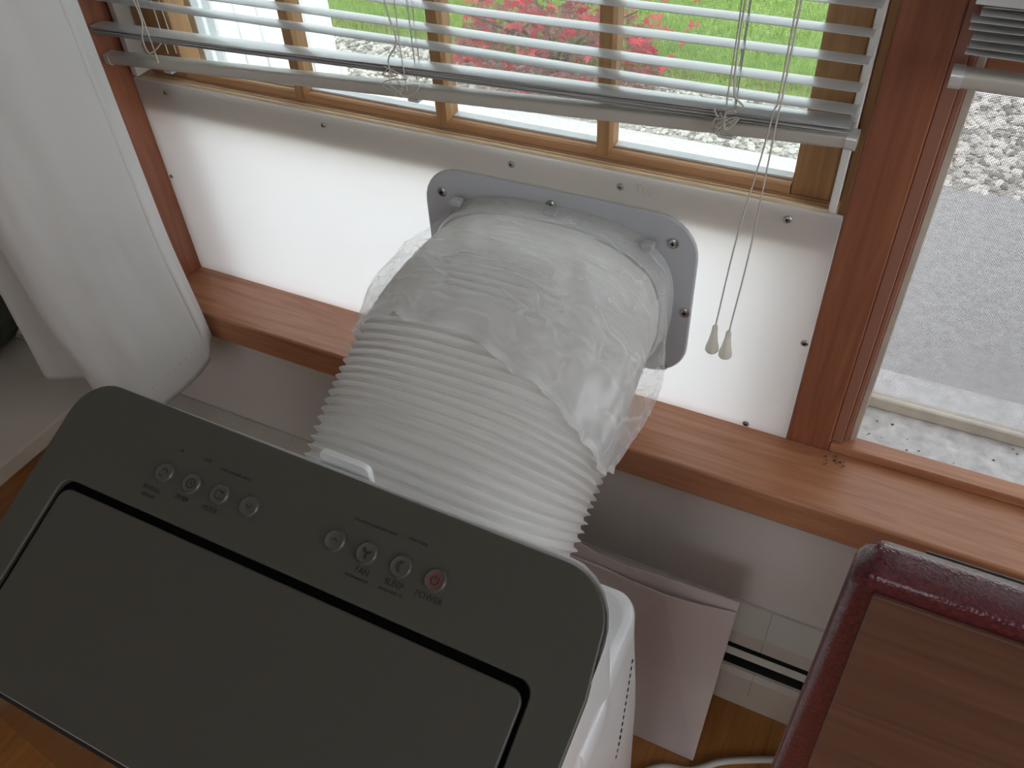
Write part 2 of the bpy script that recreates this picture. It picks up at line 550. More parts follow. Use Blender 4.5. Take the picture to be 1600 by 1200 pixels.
# ---- window 1: raised sash with muntins, resting on the plywood of the insert panel
w1 = empty('window_1', (0.4, 0.03, 0.0))
tag(w1, 'wooden sash window with slim upright bars above the white insert panel', kind='structure')
SZ = 0.270
box('stile', 0.016, 0.070, 0.0165, 0.045, SZ, 1.2, 'sash', w1, bevel=0.002)
box('stile', 0.7515, 0.785, 0.0165, 0.045, SZ, 1.2, 'sash', w1, bevel=0.002)
v, f = prism_vf([(0.0165, SZ + 0.0006), (0.0348, SZ + 0.0006), (0.0348, 0.2795), (0.0190, 0.2795), (0.0165, 0.2780)],
                lambda p: (0.0705, p[0], p[1]), lambda p: (0.751, p[0], p[1]))
obj('rail', v, f, 'sash_h', w1)
MX = [0.2335, 0.4085, 0.5795]
for xm in MX:
    v, f = prism_vf([(xm - 0.008, 0.0345), (xm - 0.008, 0.0205), (xm - 0.0058, 0.0150), (xm + 0.0058, 0.0150), (xm + 0.008, 0.0205), (xm + 0.008, 0.0345)],
                    lambda p: (p[0], p[1], 0.2797 if p[1] > 0.0164 else 0.2735), lambda p: (p[0], p[1], 1.2))
    obj('muntin', v, f, 'sash', w1)
edges = [0.0705] + MX + [0.751]
for i in range(4):
    a = edges[i] + (0.0085 if i else 0.001)
    b = edges[i + 1] - (0.0085 if i < 3 else 0.001)
    box('pane', a, b, 0.035, 0.0375, 0.2820, 1.2, 'glass', w1)
    box('glazing_bead', a, b, 0.0245, 0.0345, 0.2797, 0.2815, 'alu', w1)
box('track', 0.004, 0.0125, -0.002, 0.022, 0.271, 1.2, 'vinyl_white', w1, bevel=0.001)
box('track', 0.7865, 0.793, -0.002, 0.022, 0.271, 1.2, 'vinyl_white', w1, bevel=0.001)
box('jamb', 0.7935, 0.8000, 0.012, 0.11, 0.0, 1.22, 'sash', w1)
box('jamb', 0.0, 0.0035, 0.012, 0.11, 0.0, 1.22, 'sash', w1)
# storm frame outside
for (a, b, y0, y1) in ((0.03, 0.062, 0.060, 0.072), (0.02, 0.050, 0.078, 0.10), (0.75, 0.79, 0.060, 0.072)):
    box('storm_stile', a, b, y0, y1, 0.0, 1.2, 'alu', w1, bevel=0.001)
box('outer_ledge', 0.004, 0.796, 0.02, 0.15, -0.035, -0.012, 'outer_sill', w1)
box('insect_screen', 0.0635, 0.749, 0.0745, 0.0750, 0.0, 1.2, 'screen_l', w1)

# ---- window 2: raised sash, insect screen below it, weathered outer sill
w2 = empty('window_2', (1.26, 0.03, 0.0))
tag(w2, 'window with a grey insect screen and dirty white outer sill past the post', kind='structure')
box('bead', 0.8421, 0.8530, 0.004, 0.030, 0.0125, 1.2, 'bead', w2, bevel=0.001)
box('stop', 0.8532, 0.8582, 0.010, 0.040, 0.0125, 1.2, 'bead', w2, bevel=0.001)
box('screen_track', 0.8584, 0.8650, 0.014, 0.098, 0.002, 1.2, 'screen_frame', w2, bevel=0.001)
box('bead', 0.8425, 1.68, 0.000, 0.020, 0.0005, 0.0115, 'cedar', w2, bevel=0.0015)
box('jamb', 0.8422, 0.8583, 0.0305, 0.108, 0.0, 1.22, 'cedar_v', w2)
box('outer_ledge', 0.8584, 1.68, 0.0205, 0.15, -0.03, 0.0005, 'outer_sill', w2)
box('screen_rail', 0.8652, 1.66, 0.082, 0.096, 0.001, 0.014, 'screen_frame', w2, bevel=0.002)
box('insect_screen', 0.8652, 1.66, 0.0885, 0.0890, 0.0145, 1.2, 'screen', w2)
box('rail', 0.8652, 1.66, 0.02, 0.055, 0.385, 0.43, 'cedar', w2, bevel=0.002)
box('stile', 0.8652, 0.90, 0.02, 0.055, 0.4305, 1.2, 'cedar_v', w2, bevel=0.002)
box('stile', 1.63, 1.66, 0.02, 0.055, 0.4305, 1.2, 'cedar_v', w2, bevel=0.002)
box('pane', 0.9005, 1.6295, 0.036, 0.039, 0.4305, 1.2, 'glass', w2)

# a few crumbs of dirt where post, sill and outer ledge meet
V, F = [], []
for i in range(26):
    if i < 12:
        cx, cy, cz = 0.850 + random.uniform(-.014, .014), -0.008 + random.uniform(-.012, .006), 0.0008
    else:
        cx, cy, cz = random.uniform(0.872, 1.03), random.uniform(0.026, 0.080), 0.0012
    r = random.uniform(0.0007, 0.0021)
    k = len(V)
    for d in ((1, 0, 0), (-1, 0, 0), (0, 1, 0), (0, -1, 0), (0, 0, 1), (0, 0, -.6)):
        V.append((cx + d[0] * r * random.uniform(.6, 1.5), cy + d[1] * r * random.uniform(.6, 1.4), cz + d[2] * r * .8))
    for a, b, c in ((0, 2, 4), (2, 1, 4), (1, 3, 4), (3, 0, 4), (2, 0, 5), (1, 2, 5), (3, 1, 5), (0, 3, 5)):
        F.append((a + k, b + k, c + k))
tag(obj('dirt', V, F, 'dirt'), 'dark crumbs of dirt at the foot of the post', 'dirt', kind='stuff')

# ------------------------------------------------------------------ insert panel
ip = empty('window_insert_panel', (0.4, 0.0, 0.0))
tag(ip, 'glowing white translucent panel screwed into the lower window opening', 'window panel')
PW, PH = 0.7995, 0.2674
box('acrylic_sheet', 0.0005, PW, 0.0, 0.0042, 0.0006, PH, 'acrylic', ip, bevel=0.0006)
pl = box('plywood_board', 0.006, 0.786, 0.0046, 0.026, 0.231, 0.2695, 'ply', ip, bevel=0.0005)
for k in range(3):
    box('ply_layer', 0.006, 0.786, 0.0078 + k * 0.005, 0.0096 + k * 0.005, 0.2696, 0.2700, 'sash_h', pl)

def screw(name, x, z, y, r, parent, deep=True):
    """pan-head screw with a cross recess, axis along y, head towards the room"""
    V, F = [], []
    prof = [(r, 0.0), (r, -0.0006), (r * .82, -0.0013), (r * .45, -0.0017)]
    n = 16
    for (rr, dy) in prof:
        for k in range(n):
            a = 2 * math.pi * k / n
            V.append((x + rr * math.cos(a), y + dy, z + rr * math.sin(a)))
    for i in range(len(prof) - 1):
        for k in range(n):
            j = (k + 1) % n
            F.append((i * n + k, i * n + j, (i + 1) * n + j, (i + 1) * n + k))
    F.append(tuple(range((len(prof) - 1) * n, len(prof) * n)))
    s = obj(name, V, F, 'steel', parent, smooth=0.7)
    a, b = r * .42, r * .12
    boxes('cross_recess', [(x - a, x + a, y - 0.00185, y - 0.0016, z - b, z + b), (x - b, x + b, y - 0.0019, y - 0.0016, z - a, z + a)], 'dark', s)
    return s

for (x, z) in ((0.047, 0.257), (0.269, 0.256), (0.492, 0.255), (0.604, 0.2545), (0.756, 0.256), (0.7945, 0.130), (0.757, 0.0055), (0.0065, 0.141)):
    screw('screw', x, z, -0.0001, 0.0036 if x not in (0.047, 0.269, 0.0065) else 0.0026, ip)

def text(name, body, mt, parent, mw, size, ext=0.00015, align='CENTER'):
    cu = bpy.data.curves.new(name, 'FONT')
    cu.body = body
    cu.size = size
    cu.align_x = align
    cu.align_y = 'CENTER'
    cu.extrude = ext
    me_o = bpy.data.objects.new(name, cu)
    COL.objects.link(me_o)
    dg = bpy.context.evaluated_depsgraph_get()
    me = bpy.data.meshes.new_from_object(me_o.evaluated_get(dg))
    bpy.data.objects.remove(me_o)
    me.transform(Matrix.Translation(-WL[parent.name]) @ mw)
    me.materials.clear()
    me.materials.append(M[mt])
    me.name = name
    o = bpy.data.objects.new(name, me)
    COL.objects.link(o)
    o.parent = parent
    WL[o.name] = WL[parent.name]
    return o

mw = Matrix(((1, 0, 0, 0.627), (0, 0, -1, -0.0002), (0, 1, 0, 0.2565), (0, 0, 0, 1)))
text('pencil_note', 'Top', 'pencil', ip, mw, 0.011, 0.00005)

# ------------------------------------------------------------------ exhaust flange on the panel
fl = empty('exhaust_flange', (0.538, -0.002, 0.14))
tag(fl, 'grey rounded vent flange screwed to the glowing white panel', 'vent flange')
out_ = rrect(0.391, 0.685, 0.047, 0.238, 0.042, 8)
v, f = prism_vf(out_, lambda p: (p[0], -0.0005, p[1]), lambda p: (p[0], -0.0050, p[1]))
obj('flange_plate', v, f, 'flange', fl, bevel=0.0018, smooth=0.7)
for (x, z) in ((0.412, 0.210), (0.536, 0.2225), (0.660, 0.210), (0.6785, 0.134), (0.662, 0.058), (0.408, 0.07)):
    screw('screw', x, z, -0.0052, 0.0055, fl)

def superell(a, b, n, th):
    c, s = math.cos(th), math.sin(th)
    return (math.copysign(abs(c) ** (2 / n), c) * a, math.copysign(abs(s) ** (2 / n), s) * b)

# collar that receives the hose
NS = 96
V, F = [], []
prof = [(-0.0052, 0.128, 0.086), (-0.010, 0.128, 0.086), (-0.012, 0.1265, 0.0845), (-0.030, 0.1265, 0.0845), (-0.034, 0.124, 0.082), (-0.034, 0.117, 0.075)]
for (y, a, b) in prof:
    for k in range(NS):
        p = superell(a, b, 2.9, 2 * math.pi * k / NS)
        V.append((0.538 + p[0], y, 0.137 + p[1]))
for i in range(len(prof) - 1):
    for k in range(NS):
        j = (k + 1) % NS
        F.append((i * NS + k, i * NS + j, (i + 1) * NS + j, (i + 1) * NS + k))
obj('collar', V, F, 'clear', fl, smooth=0.8)
for (x, z) in ((0.436, 0.2115), (0.640, 0.2115), (0.541, 0.2215)):
    box('clip', x - 0.006, x + 0.006, -0.022, -0.0125, z - 0.004, z + 0.0022, 'clear', fl, bevel=0.001)

# ------------------------------------------------------------------ hose
HP = catmull([(0.540, -0.338, 0.030), (0.540, -0.29, 0.048), (0.541, -0.225, 0.092), (0.541, -0.15, 0.130), (0.539, -0.08, 0.140), (0.538, -0.026, 0.138)], 24)
HL = [0.0]
for i in range(1, len(HP)):
    HL.append(HL[-1] + (HP[i] - HP[i - 1]).length)
LT = HL[-1]

def hose_at(s):
    """centre, normal (upwards, across the path) at arc length s from the appliance"""
    s = min(max(s, 0.0), LT)
    i = 1
    while HL[i] < s and i < len(HL) - 1:
        i += 1
    t = (s - HL[i - 1]) / max(1e-9, HL[i] - HL[i - 1])
    c = HP[i - 1].lerp(HP[i], t)
    a = HP[max(i - 3, 0)]
    b = HP[min(i + 2, len(HP) - 1)]
    tg = (b - a).normalized()
    tg = Vector((0, tg.y, tg.z)).normalized()
    n = Vector((0, -tg.z, tg.y))
    if n.z < 0:
        n = -n
    return c, n

def hose_pt(s, th, off=0.0):
    c, n = hose_at(s)
    u = s / LT
    a = 0.126 - 0.006 * u ** 3 + 0.004 * math.sin(u * 3.1)
    b = 0.080 + 0.004 * math.sin(u * 3.1)
    e = 2.55
    p = superell(a + off, b + off, e, th)
    return c + Vector((1, 0, 0)) * p[0] + n * p[1]

ring_s = [0.0]
while ring_s[-1] < LT:
    u = ring_s[-1] / LT
    ring_s.append(ring_s[-1] + 0.0062 * (1 - u) ** 1.2 + 0.0046 + 0.0006 * math.sin(len(ring_s) * 1.7))
V, F = [], []
rows = []
NT = 112
for i in range(len(ring_s) - 1):
    a, b = ring_s[i], min(ring_s[i + 1], LT)
    # sharp ridge, sagging valley
    for (t, o) in ((0.0, 0.0042), (0.10, 0.0030), (0.26, -0.0014), (0.64, -0.0030), (0.90, 0.0018)):
        rows.append((a + (b - a) * t, o * (0.45 + 0.40 * (b - a) / 0.0108)))
rows.append((LT, 0.003))
for (s, o) in rows:
    for k in range(NT):
        th = 2 * math.pi * k / NT
        sk = 0.0022 * math.sin(th * 2 + s * 37) + 0.0016 * math.sin(3 * th + s * 19)   # hand-squeezed irregularity
        V.append(hose_pt(s + sk * (0.3 + s / LT), th, o))
for i in range(len(rows) - 1):
    for k in range(NT):
        j = (k + 1) % NT
        F.append((i * NT + k, (i + 1) * NT + k, (i + 1) * NT + j, i * NT + j))
hose = obj('exhaust_hose', V, F, 'hose', smooth=1.2)
tag(hose, 'wide white ribbed exhaust hose arching from the appliance to the window panel', 'hose')

# ------------------------------------------------------------------ polythene film bunched round the hose end
V, F, LAY, WRAP = [], [], [], []
NB, NR = 170, 70
for i in range(NR):
    for k in range(NB):
        th = 2 * math.pi * k / NB
        side = math.cos(th)          # +1 towards +x, -1 towards -x
        topn = math.sin(th)
        right = max(0, side) ** 1.5
        left = max(0, -side) ** 2
        reach = 0.128 + 0.012 * topn + 0.058 * right + 0.014 * left + 0.003 * math.sin(th * 5 + 1) + 0.002 * math.sin(th * 11) + 0.0012 * math.sin(th * 27)
        u = i / (NR - 1)
        s = max(LT + 0.002 - u * reach, 0)
        bell = math.sin(min(1, u / 0.96) * math.pi) ** 0.8 if u < 0.96 else 0.0
        w = 0.5 + 0.5 * fbm(th * 1.2 + 3, u * 1.5, 0.3, 1.0)
        fold = abs(fbm(th * 2.2 + u * 1.3, u * 1.1 + 5, 0.7, 1.3))       # long streaky folds
        off = 0.0050 + bell * (0.002 + 0.007 * w + 0.016 * left * u + 0.014 * right) - 0.006 * fold * bell
        lip = max(0, (u - 0.86) / 0.14)
        off += lip * (0.0015 + 0.0025 * math.sin(th * 19 + 2 * math.sin(th * 4)))
        off = max(off, 0.0040)
        cc = hose_pt(s, th, off)
        if u < 0.18:   # neck gathered on the collar
            t = u / 0.18
            q = superell(0.1285 + 0.002, 0.0865 + 0.002, 2.9, th)
            col = Vector((0.538 + q[0], -0.0105 - 0.022 * t, 0.137 + q[1]))
            tt = t * t * (3 - 2 * t)
            cc = col.lerp(cc, tt)
        V.append(cc)
        LAY.append(min(0.8, 0.05 + 0.36 * max(0, (u - 0.35) / 0.65) ** 1.6 + 0.10 * right + (0.16 if u > 0.97 else 0)))
        WRAP.append((th / 6.283 * 2.6 + 0.0, u * 0.9, 0.2 * math.sin(th)))
for i in range(NR - 1):
    for k in range(NB):
        j = (k + 1) % NB
        F.append((i * NB + k, (i + 1) * NB + k, (i + 1) * NB + j, i * NB + j))
film = obj('plastic_film', V, F, 'film', smooth=1.0)
at = film.data.attributes.new('layers', 'FLOAT', 'POINT')
at.data.foreach_set('value', LAY)
at = film.data.attributes.new('wrap', 'FLOAT_VECTOR', 'POINT')
at.data.foreach_set('vector', [c for w_ in WRAP for c in w_])
tag(film, 'crumpled clear plastic film bunched around the hose at the flange', 'plastic film')

# ------------------------------------------------------------------ portable air conditioner
AXL, AXR = 0.262, 0.7485
BACK = Vector((0, -0.350, 0.1873))
DN = Vector((0, -0.917, -0.399)).normalized()      # down the sloping top, towards the room
NRM = Vector((0, -0.399, 0.917)).normalized()

def top_pt(x, s, h=0.0):
    p = BACK + DN * s + NRM * h
    return (x, p.y, p.z)

ac = empty('portable_air_conditioner', (0.505, -0.45, FLOOR))
tag(ac, 'portable air conditioner with grey sloping control top and white body', 'air conditioner')
SF = 0.236
# control top with the U-shaped cut-out for the front flap
pts = []
for (cx, cs, a0, r) in ((AXL + 0.034, 0.034, math.pi, 0.034),):
    for k in range(9):
        a = math.pi + 0.5 * math.pi * k / 8
        pts.append((cx + r * math.cos(a), cs + r * math.sin(a)))
r = 0.040
for k in range(11):
    a = 1.5 * math.pi + 0.5 * math.pi * k / 10
    pts.append((AXR - 0.004 - r + r * math.cos(a), 0.004 + r + r * math.sin(a)))
pts += [(AXR, 0.080), (AXR - 0.001, 0.12), (AXR - 0.003, SF)]
gx0, gx1, gs = 0.2955, 0.7145, 0.0835
pts += [(gx1 + 0.002, SF), (gx1, gs + 0.012)]
for k in range(7):
    a = -0.5 * math.pi * k / 6
    pts.append((gx1 - 0.010 + 0.010 * math.cos(a), gs + 0.010 + 0.010 * math.sin(a)))
for k in range(7):
    a = 1.5 * math.pi - 0.5 * math.pi * k / 6
    pts.append((gx0 + 0.010 + 0.010 * math.cos(a), gs + 0.010 + 0.010 * math.sin(a)))
pts += [(gx0 - 0.001, SF), (AXL + 0.001, SF), (AXL + 0.001, 0.14)]
outer_n = 9 + 11
v, f = prism_vf(pts, lambda p: top_pt(p[0], p[1], -0.006), lambda p: top_pt(p[0], p[1], 0.0))
ctl = obj('control_panel', v, f, 'plate', ac, bevel=0.0012, smooth=0.7)
# front flap
lid = rrect(gx0 + 0.0040, gx1 - 0.0032, gs + 0.0064, SF + 0.002, (0.010, 0.010, 0.004, 0.004), 5)
v, f = prism_vf(lid, lambda p: top_pt(p[0], p[1], -0.0052), lambda p: top_pt(p[0], p[1], -0.0006))
obj('front_flap', v, f, 'lid', ac, bevel=0.0014, smooth=0.7)
# black tray under the flap, put in to paint the gap's shade
v, f = prism_vf(rrect(gx0 - 0.008, gx1 + 0.008, gs - 0.008, SF - 0.004, 0.012, 4), lambda p: top_pt(p[0], p[1], -0.0068), lambda p: top_pt(p[0], p[1], -0.0058))
obj('gap_shade', v, f, 'dark', ac)
# white body under the top: sloped roof following the control panel, rounded plan
def body_ring(zf, grow, yback, yfront):
    """plan outline; zf(x, y) -> z"""
    o = rrect(AXL - grow, AXR + grow, yfront, yback, (0.03, 0.03, 0.042, 0.036), 6)
    return [(x, y, zf(x, y)) for x, y in o]
slope = 0.399 / 0.917
roof = lambda x, y: BACK.z + (y - BACK.y) * slope - 0.0076
rings = [body_ring(roof, -0.003, BACK.y - 0.0035, -0.562),
         body_ring(lambda x, y: roof(x, y) + 0.0055, -0.0012, BACK.y + 0.0010, -0.5665),
         body_ring(lambda x, y: roof(x, y) - 0.004, -0.0008, BACK.y + 0.0022, -0.567),
         body_ring(lambda x, y: min(roof(x, y) - 0.03, 0.06), 0.000, BACK.y + 0.010, -0.566),
         body_ring(lambda x, y: -0.06, 0.006, BACK.y + 0.016, -0.560),
         body_ring(lambda x, y: FLOOR + 0.03, 0.012, BACK.y + 0.020, -0.548),
         body_ring(lambda x, y: FLOOR + 0.018, 0.006, BACK.y + 0.014, -0.540)]
n = len(rings[0])
V = [p for r_ in rings for p in r_]
F = [tuple(range(n))]
for i in range(len(rings) - 1):
    for k in range(n):
        j = (k + 1) % n
        F.append((i * n + k, (i + 1) * n + k, (i + 1) * n + j, i * n + j))
F.append(tuple(range(len(rings) * n - 1, (len(rings) - 1) * n - 1, -1)))
obj('body', V, F, 'ac', ac, smooth=0.6)
v, f = prism_vf([(AXL + 0.012, -0.5695, 0.083), (AXR - 0.012, -0.5695, 0.083), (AXR - 0.010, -0.5655, -0.06), (AXR - 0.010, -0.5535, FLOOR + 0.05), (AXL + 0.010, -0.5535, FLOOR + 0.05), (AXL + 0.010, -0.5655, -0.06)],
                lambda p: (p[0], p[1] + 0.004, p[2]), lambda p: p)
obj('front_panel', v, f, 'gloss', ac)
# rear side shoulders with scooped hand-holds and vent slots
def flare(z):
    return 0.002 + 0.010 * max(0.0, (0.09 - z)) / 0.54
def scoop(y, z):
    """how far the hand-hold is pressed in at a point of the side face"""
    a = min(1.0, max(0.0, (z + 0.035) / 0.10))
    b = min(1.0, max(0.0, (y + 0.386 - 0.30 * max(0.0, 0.06 - z) * 0.5) / 0.012))
    return 0.0055 * a * b
for sgn, xs in ((1, AXR), (-1, AXL)):
    levels = [(0.0915, 0.0075), (0.0905, 0.0040), (0.0880, 0.0012), (0.084, 0.0), (0.060, 0.0), (0.035, 0.0), (0.010, 0.0), (-0.015, 0.0), (-0.045, 0.0), (-0.10, 0.0), (FLOOR + 0.03, 0.0)]
    V, F = [], []
    for (z, ins) in levels:
        yr = -0.298 + 0.012 * max(0.0, 0.09 - z)
        xo = xs + sgn * (flare(z) - ins)
        r = 0.024
        P = [(xs - sgn * 0.050, -0.430), (xo, -0.430), (xo, -0.392), (xo - sgn * scoop(-0.378, z), -0.378), (xo - sgn * scoop(-0.36, z), -0.36), (xo - sgn * scoop(-0.34, z), -0.34)]
        for k in range(8):
            a = 0.5 * math.pi * k / 7
            yy = yr - ins - r + r * math.sin(a)
            P.append((xo - sgn * (scoop(yy, z) * math.cos(a) + r - r * math.cos(a)), yy))
        P.append((xs - sgn * 0.050, yr - ins))
        for p in P:
            V.append((p[0], p[1], z))
    q = 15
    for i in range(len(levels) - 1):
        for k in range(q):
            j = (k + 1) % q
            F.append((i * q + k, i * q + j, (i + 1) * q + j, (i + 1) * q + k))
    F.append(tuple(range(q)))
    F.append(tuple(range(len(levels) * q - 1, (len(levels) - 1) * q - 1, -1)))
    sh = obj('rear_shoulder', V, F, 'ac', ac, smooth=0.45)
    for k in range(15):
        z = 0.034 - k * 0.0062
        yy = -0.322 - 0.040 * k / 14
        xo = xs + sgn * (flare(z) - scoop(yy, z))
        box('vent_slot', xo - 0.0012, xo + 0.0004, yy - 0.0011, yy + 0.0011, z - 0.0021, z + 0.0021, 'dark', sh)
# hose socket at the back and its white latch
V, F = [], []
for (d, a, b) in ((-0.010, 0.142, 0.093), (0.014, 0.142, 0.093), (0.018, 0.138, 0.089), (0.018, 0.126, 0.077)):
    for k in range(72):
        p = superell(a, b, 3.2, 2 * math.pi * k / 72)
        V.append((0.540 + p[0], -0.338 + d, 0.030 + p[1]))
for i in range(3):
    for k in range(72):
        j = (k + 1) % 72
        F.append((i * 72 + k, i * 72 + j, (i + 1) * 72 + j, (i + 1) * 72 + k))
obj('hose_socket', V, F, 'ac', ac, smooth=0.8)
v, f = prism_vf(rrect(0.497, 0.543, 0.10, 0.1945, (0.002, 0.002, 0.006, 0.006), 4), lambda p: (p[0], -0.3455, p[1]), lambda p: (p[0], -0.3405, p[1]))
obj('hose_latch', v, f, 'ac', ac, bevel=0.0012, smooth=0.7)
for (x, y) in ((0.30, -0.36), (0.71, -0.36), (0.30, -0.52), (0.71, -0.52)):
    tube('caster', [(x - 0.012, y, FLOOR + 0.0125), (x + 0.012, y, FLOOR + 0.0125)], 0.0125, 'dark', ac, 16)

# buttons with printed symbols and captions
RM = Matrix((Vector((1, 0, 0)), -DN, NRM)).transposed().to_4x4()   # local x, up-slope, normal
def face_m(x, s, h):
    mm_ = RM.copy()
    mm_.translation = Vector(top_pt(x, s, h))
    return mm_
BX = [0.382, 0.4095, 0.437, 0.4655, 0.543, 0.570, 0.598, 0.6255]
BS = [0.0508, 0.0506, 0.0502, 0.0498, 0.0488, 0.0486, 0.0482, 0.0478]
def strokes(kind):
    c = []
    A = lambda cx, cy, r, a0, a1, n=14: [(cx + r * math.cos(a0 + (a1 - a0) * i / n), cy + r * math.sin(a0 + (a1 - a0) * i / n)) for i in range(n + 1)]
    if kind == 'swing': c = [A(0, -.1, .45, .3, 2.4), [(-.4, -.3), (.1, -.45)]]
    if kind == 'timer': c = [A(0, 0, .45, 0, 6.283, 20), [(0, .3), (0, 0), (.2, -.1)]]
    if kind == 'mode': c = [A(0, 0, .42, .5, 5.6, 18), [(.1, .25), (.4, .2), (.42, .5)]]
    if kind == 'down': c = [[(-.32, .15), (0, -.2), (.32, .15)]]
    if kind == 'up': c = [[(-.32, -.12), (0, .2), (.32, -.12)]]
    if kind == 'fan': c = [A(.2, .25, .25, 3.6, 6.0, 8), [(0, 0), (.42, .28)], [(0, 0), (-.45, .2), (-.35, .42), (0, 0)], [(0, 0), (-.05, -.5), (.2, -.42), (0, 0)]]
    if kind == 'moon': c = [A(.15, 0, .5, 1.9, 4.4), A(.42, 0, .55, 2.1, 4.2), ]
    if kind == 'power': c = [A(0, -.03, .36, 2.2, 7.2, 18), [(0, .05), (0, .45)]]
    return c
for bx_, bs_, kd in zip(BX, BS, ('swing', 'timer', 'mode', 'down', 'up', 'fan', 'moon', 'power')):
    R_ = 0.0079
    prof = [(R_ + 0.0006, 0.0001), (R_, 0.0002), (R_, 0.0020), (R_ * .90, 0.0031), (R_ * .78, 0.0027), (R_ * .45, 0.0024)]
    V, F = [], []
    for (rr, h) in prof:
        for k in range(32):
            a = 2 * math.pi * k / 32
            V.append(top_pt(bx_ + rr * math.cos(a), bs_ + rr * math.sin(a), h))
    for i in range(len(prof) - 1):
        for k in range(32):
            j = (k + 1) % 32
            F.append((i * 32 + k, (i + 1) * 32 + k, (i + 1) * 32 + j, i * 32 + j))
    F.append(tuple(range(len(prof) * 32 - 1, (len(prof) - 1) * 32 - 1, -1)))
    b_ = obj('button', V, F, 'button', ctl, smooth=0.5)
    if kd == 'power':
        b_['label'] = 'dull red power button'
        V = [top_pt(bx_ + R_ * .74 * math.cos(2 * math.pi * k / 28), bs_ + R_ * .74 * math.sin(2 * math.pi * k / 28), 0.00245) for k in range(28)]
        b_.data.materials.append(M['print_red'])
        for p_ in b_.data.polygons:
            if all((Vector(b_.data.vertices[vi].co) + WL[b_.name] - Vector(top_pt(bx_, bs_, 0))).length < R_ * .88 for vi in p_.vertices):
                p_.material_index = 1
    V, F = [], []
    for st in strokes(kd):
        for (p, q_) in zip(st[:-1], st[1:]):
            d = Vector((q_[0] - p[0], q_[1] - p[1])).normalized()
            w = Vector((-d.y, d.x)) * 0.05
            k = len(V)
            for (e, sg) in ((p, 1), (p, -1), (q_, -1), (q_, 1)):
                V.append(top_pt(bx_ + R_ * (e[0] + sg * w.x), bs_ - R_ * (e[1] + sg * w.y), 0.0029))
            F.append((k, k + 1, k + 2, k + 3))
    k = len(V)
    # ink has a hair of thickness
    obj('symbol', V, F, 'print', ctl)
for (x, s, body, size) in ((0.3775, 0.0655, 'SWING', 0.0052), (0.3775, 0.0712, 'ON/OFF', 0.0036), (0.4065, 0.0632, 'TIMER', 0.0050), (0.4345, 0.0628, 'MODE', 0.0052),
                           (0.572, 0.0612, 'FAN', 0.0062), (0.570, 0.0668, 'FILTER RESET 3S', 0.0027), (0.598, 0.0606, 'SLEEP', 0.0062), (0.598, 0.0664, 'HOLD RESET 3S', 0.0027),
                           (0.6255, 0.0602, 'POWER', 0.0062),
                           (0.411, 0.0295, 'TEMP', 0.0036), (0.4400, 0.0315, 'COOL FAN DRY AUTO', 0.0030),
                           (0.5665, 0.0290, 'OFF AUTO LOW MED HIGH', 0.0029), (0.6015, 0.0280, 'TEMP TIMER', 0.0029)):
    text('caption', body, 'print', ctl, face_m(x, s, 0.0002), size, 0.00008)
tube('indicator', [top_pt(0.385, 0.0298, 0.0), top_pt(0.385, 0.0298, 0.0004)], 0.0011, 'print', ctl, 10)

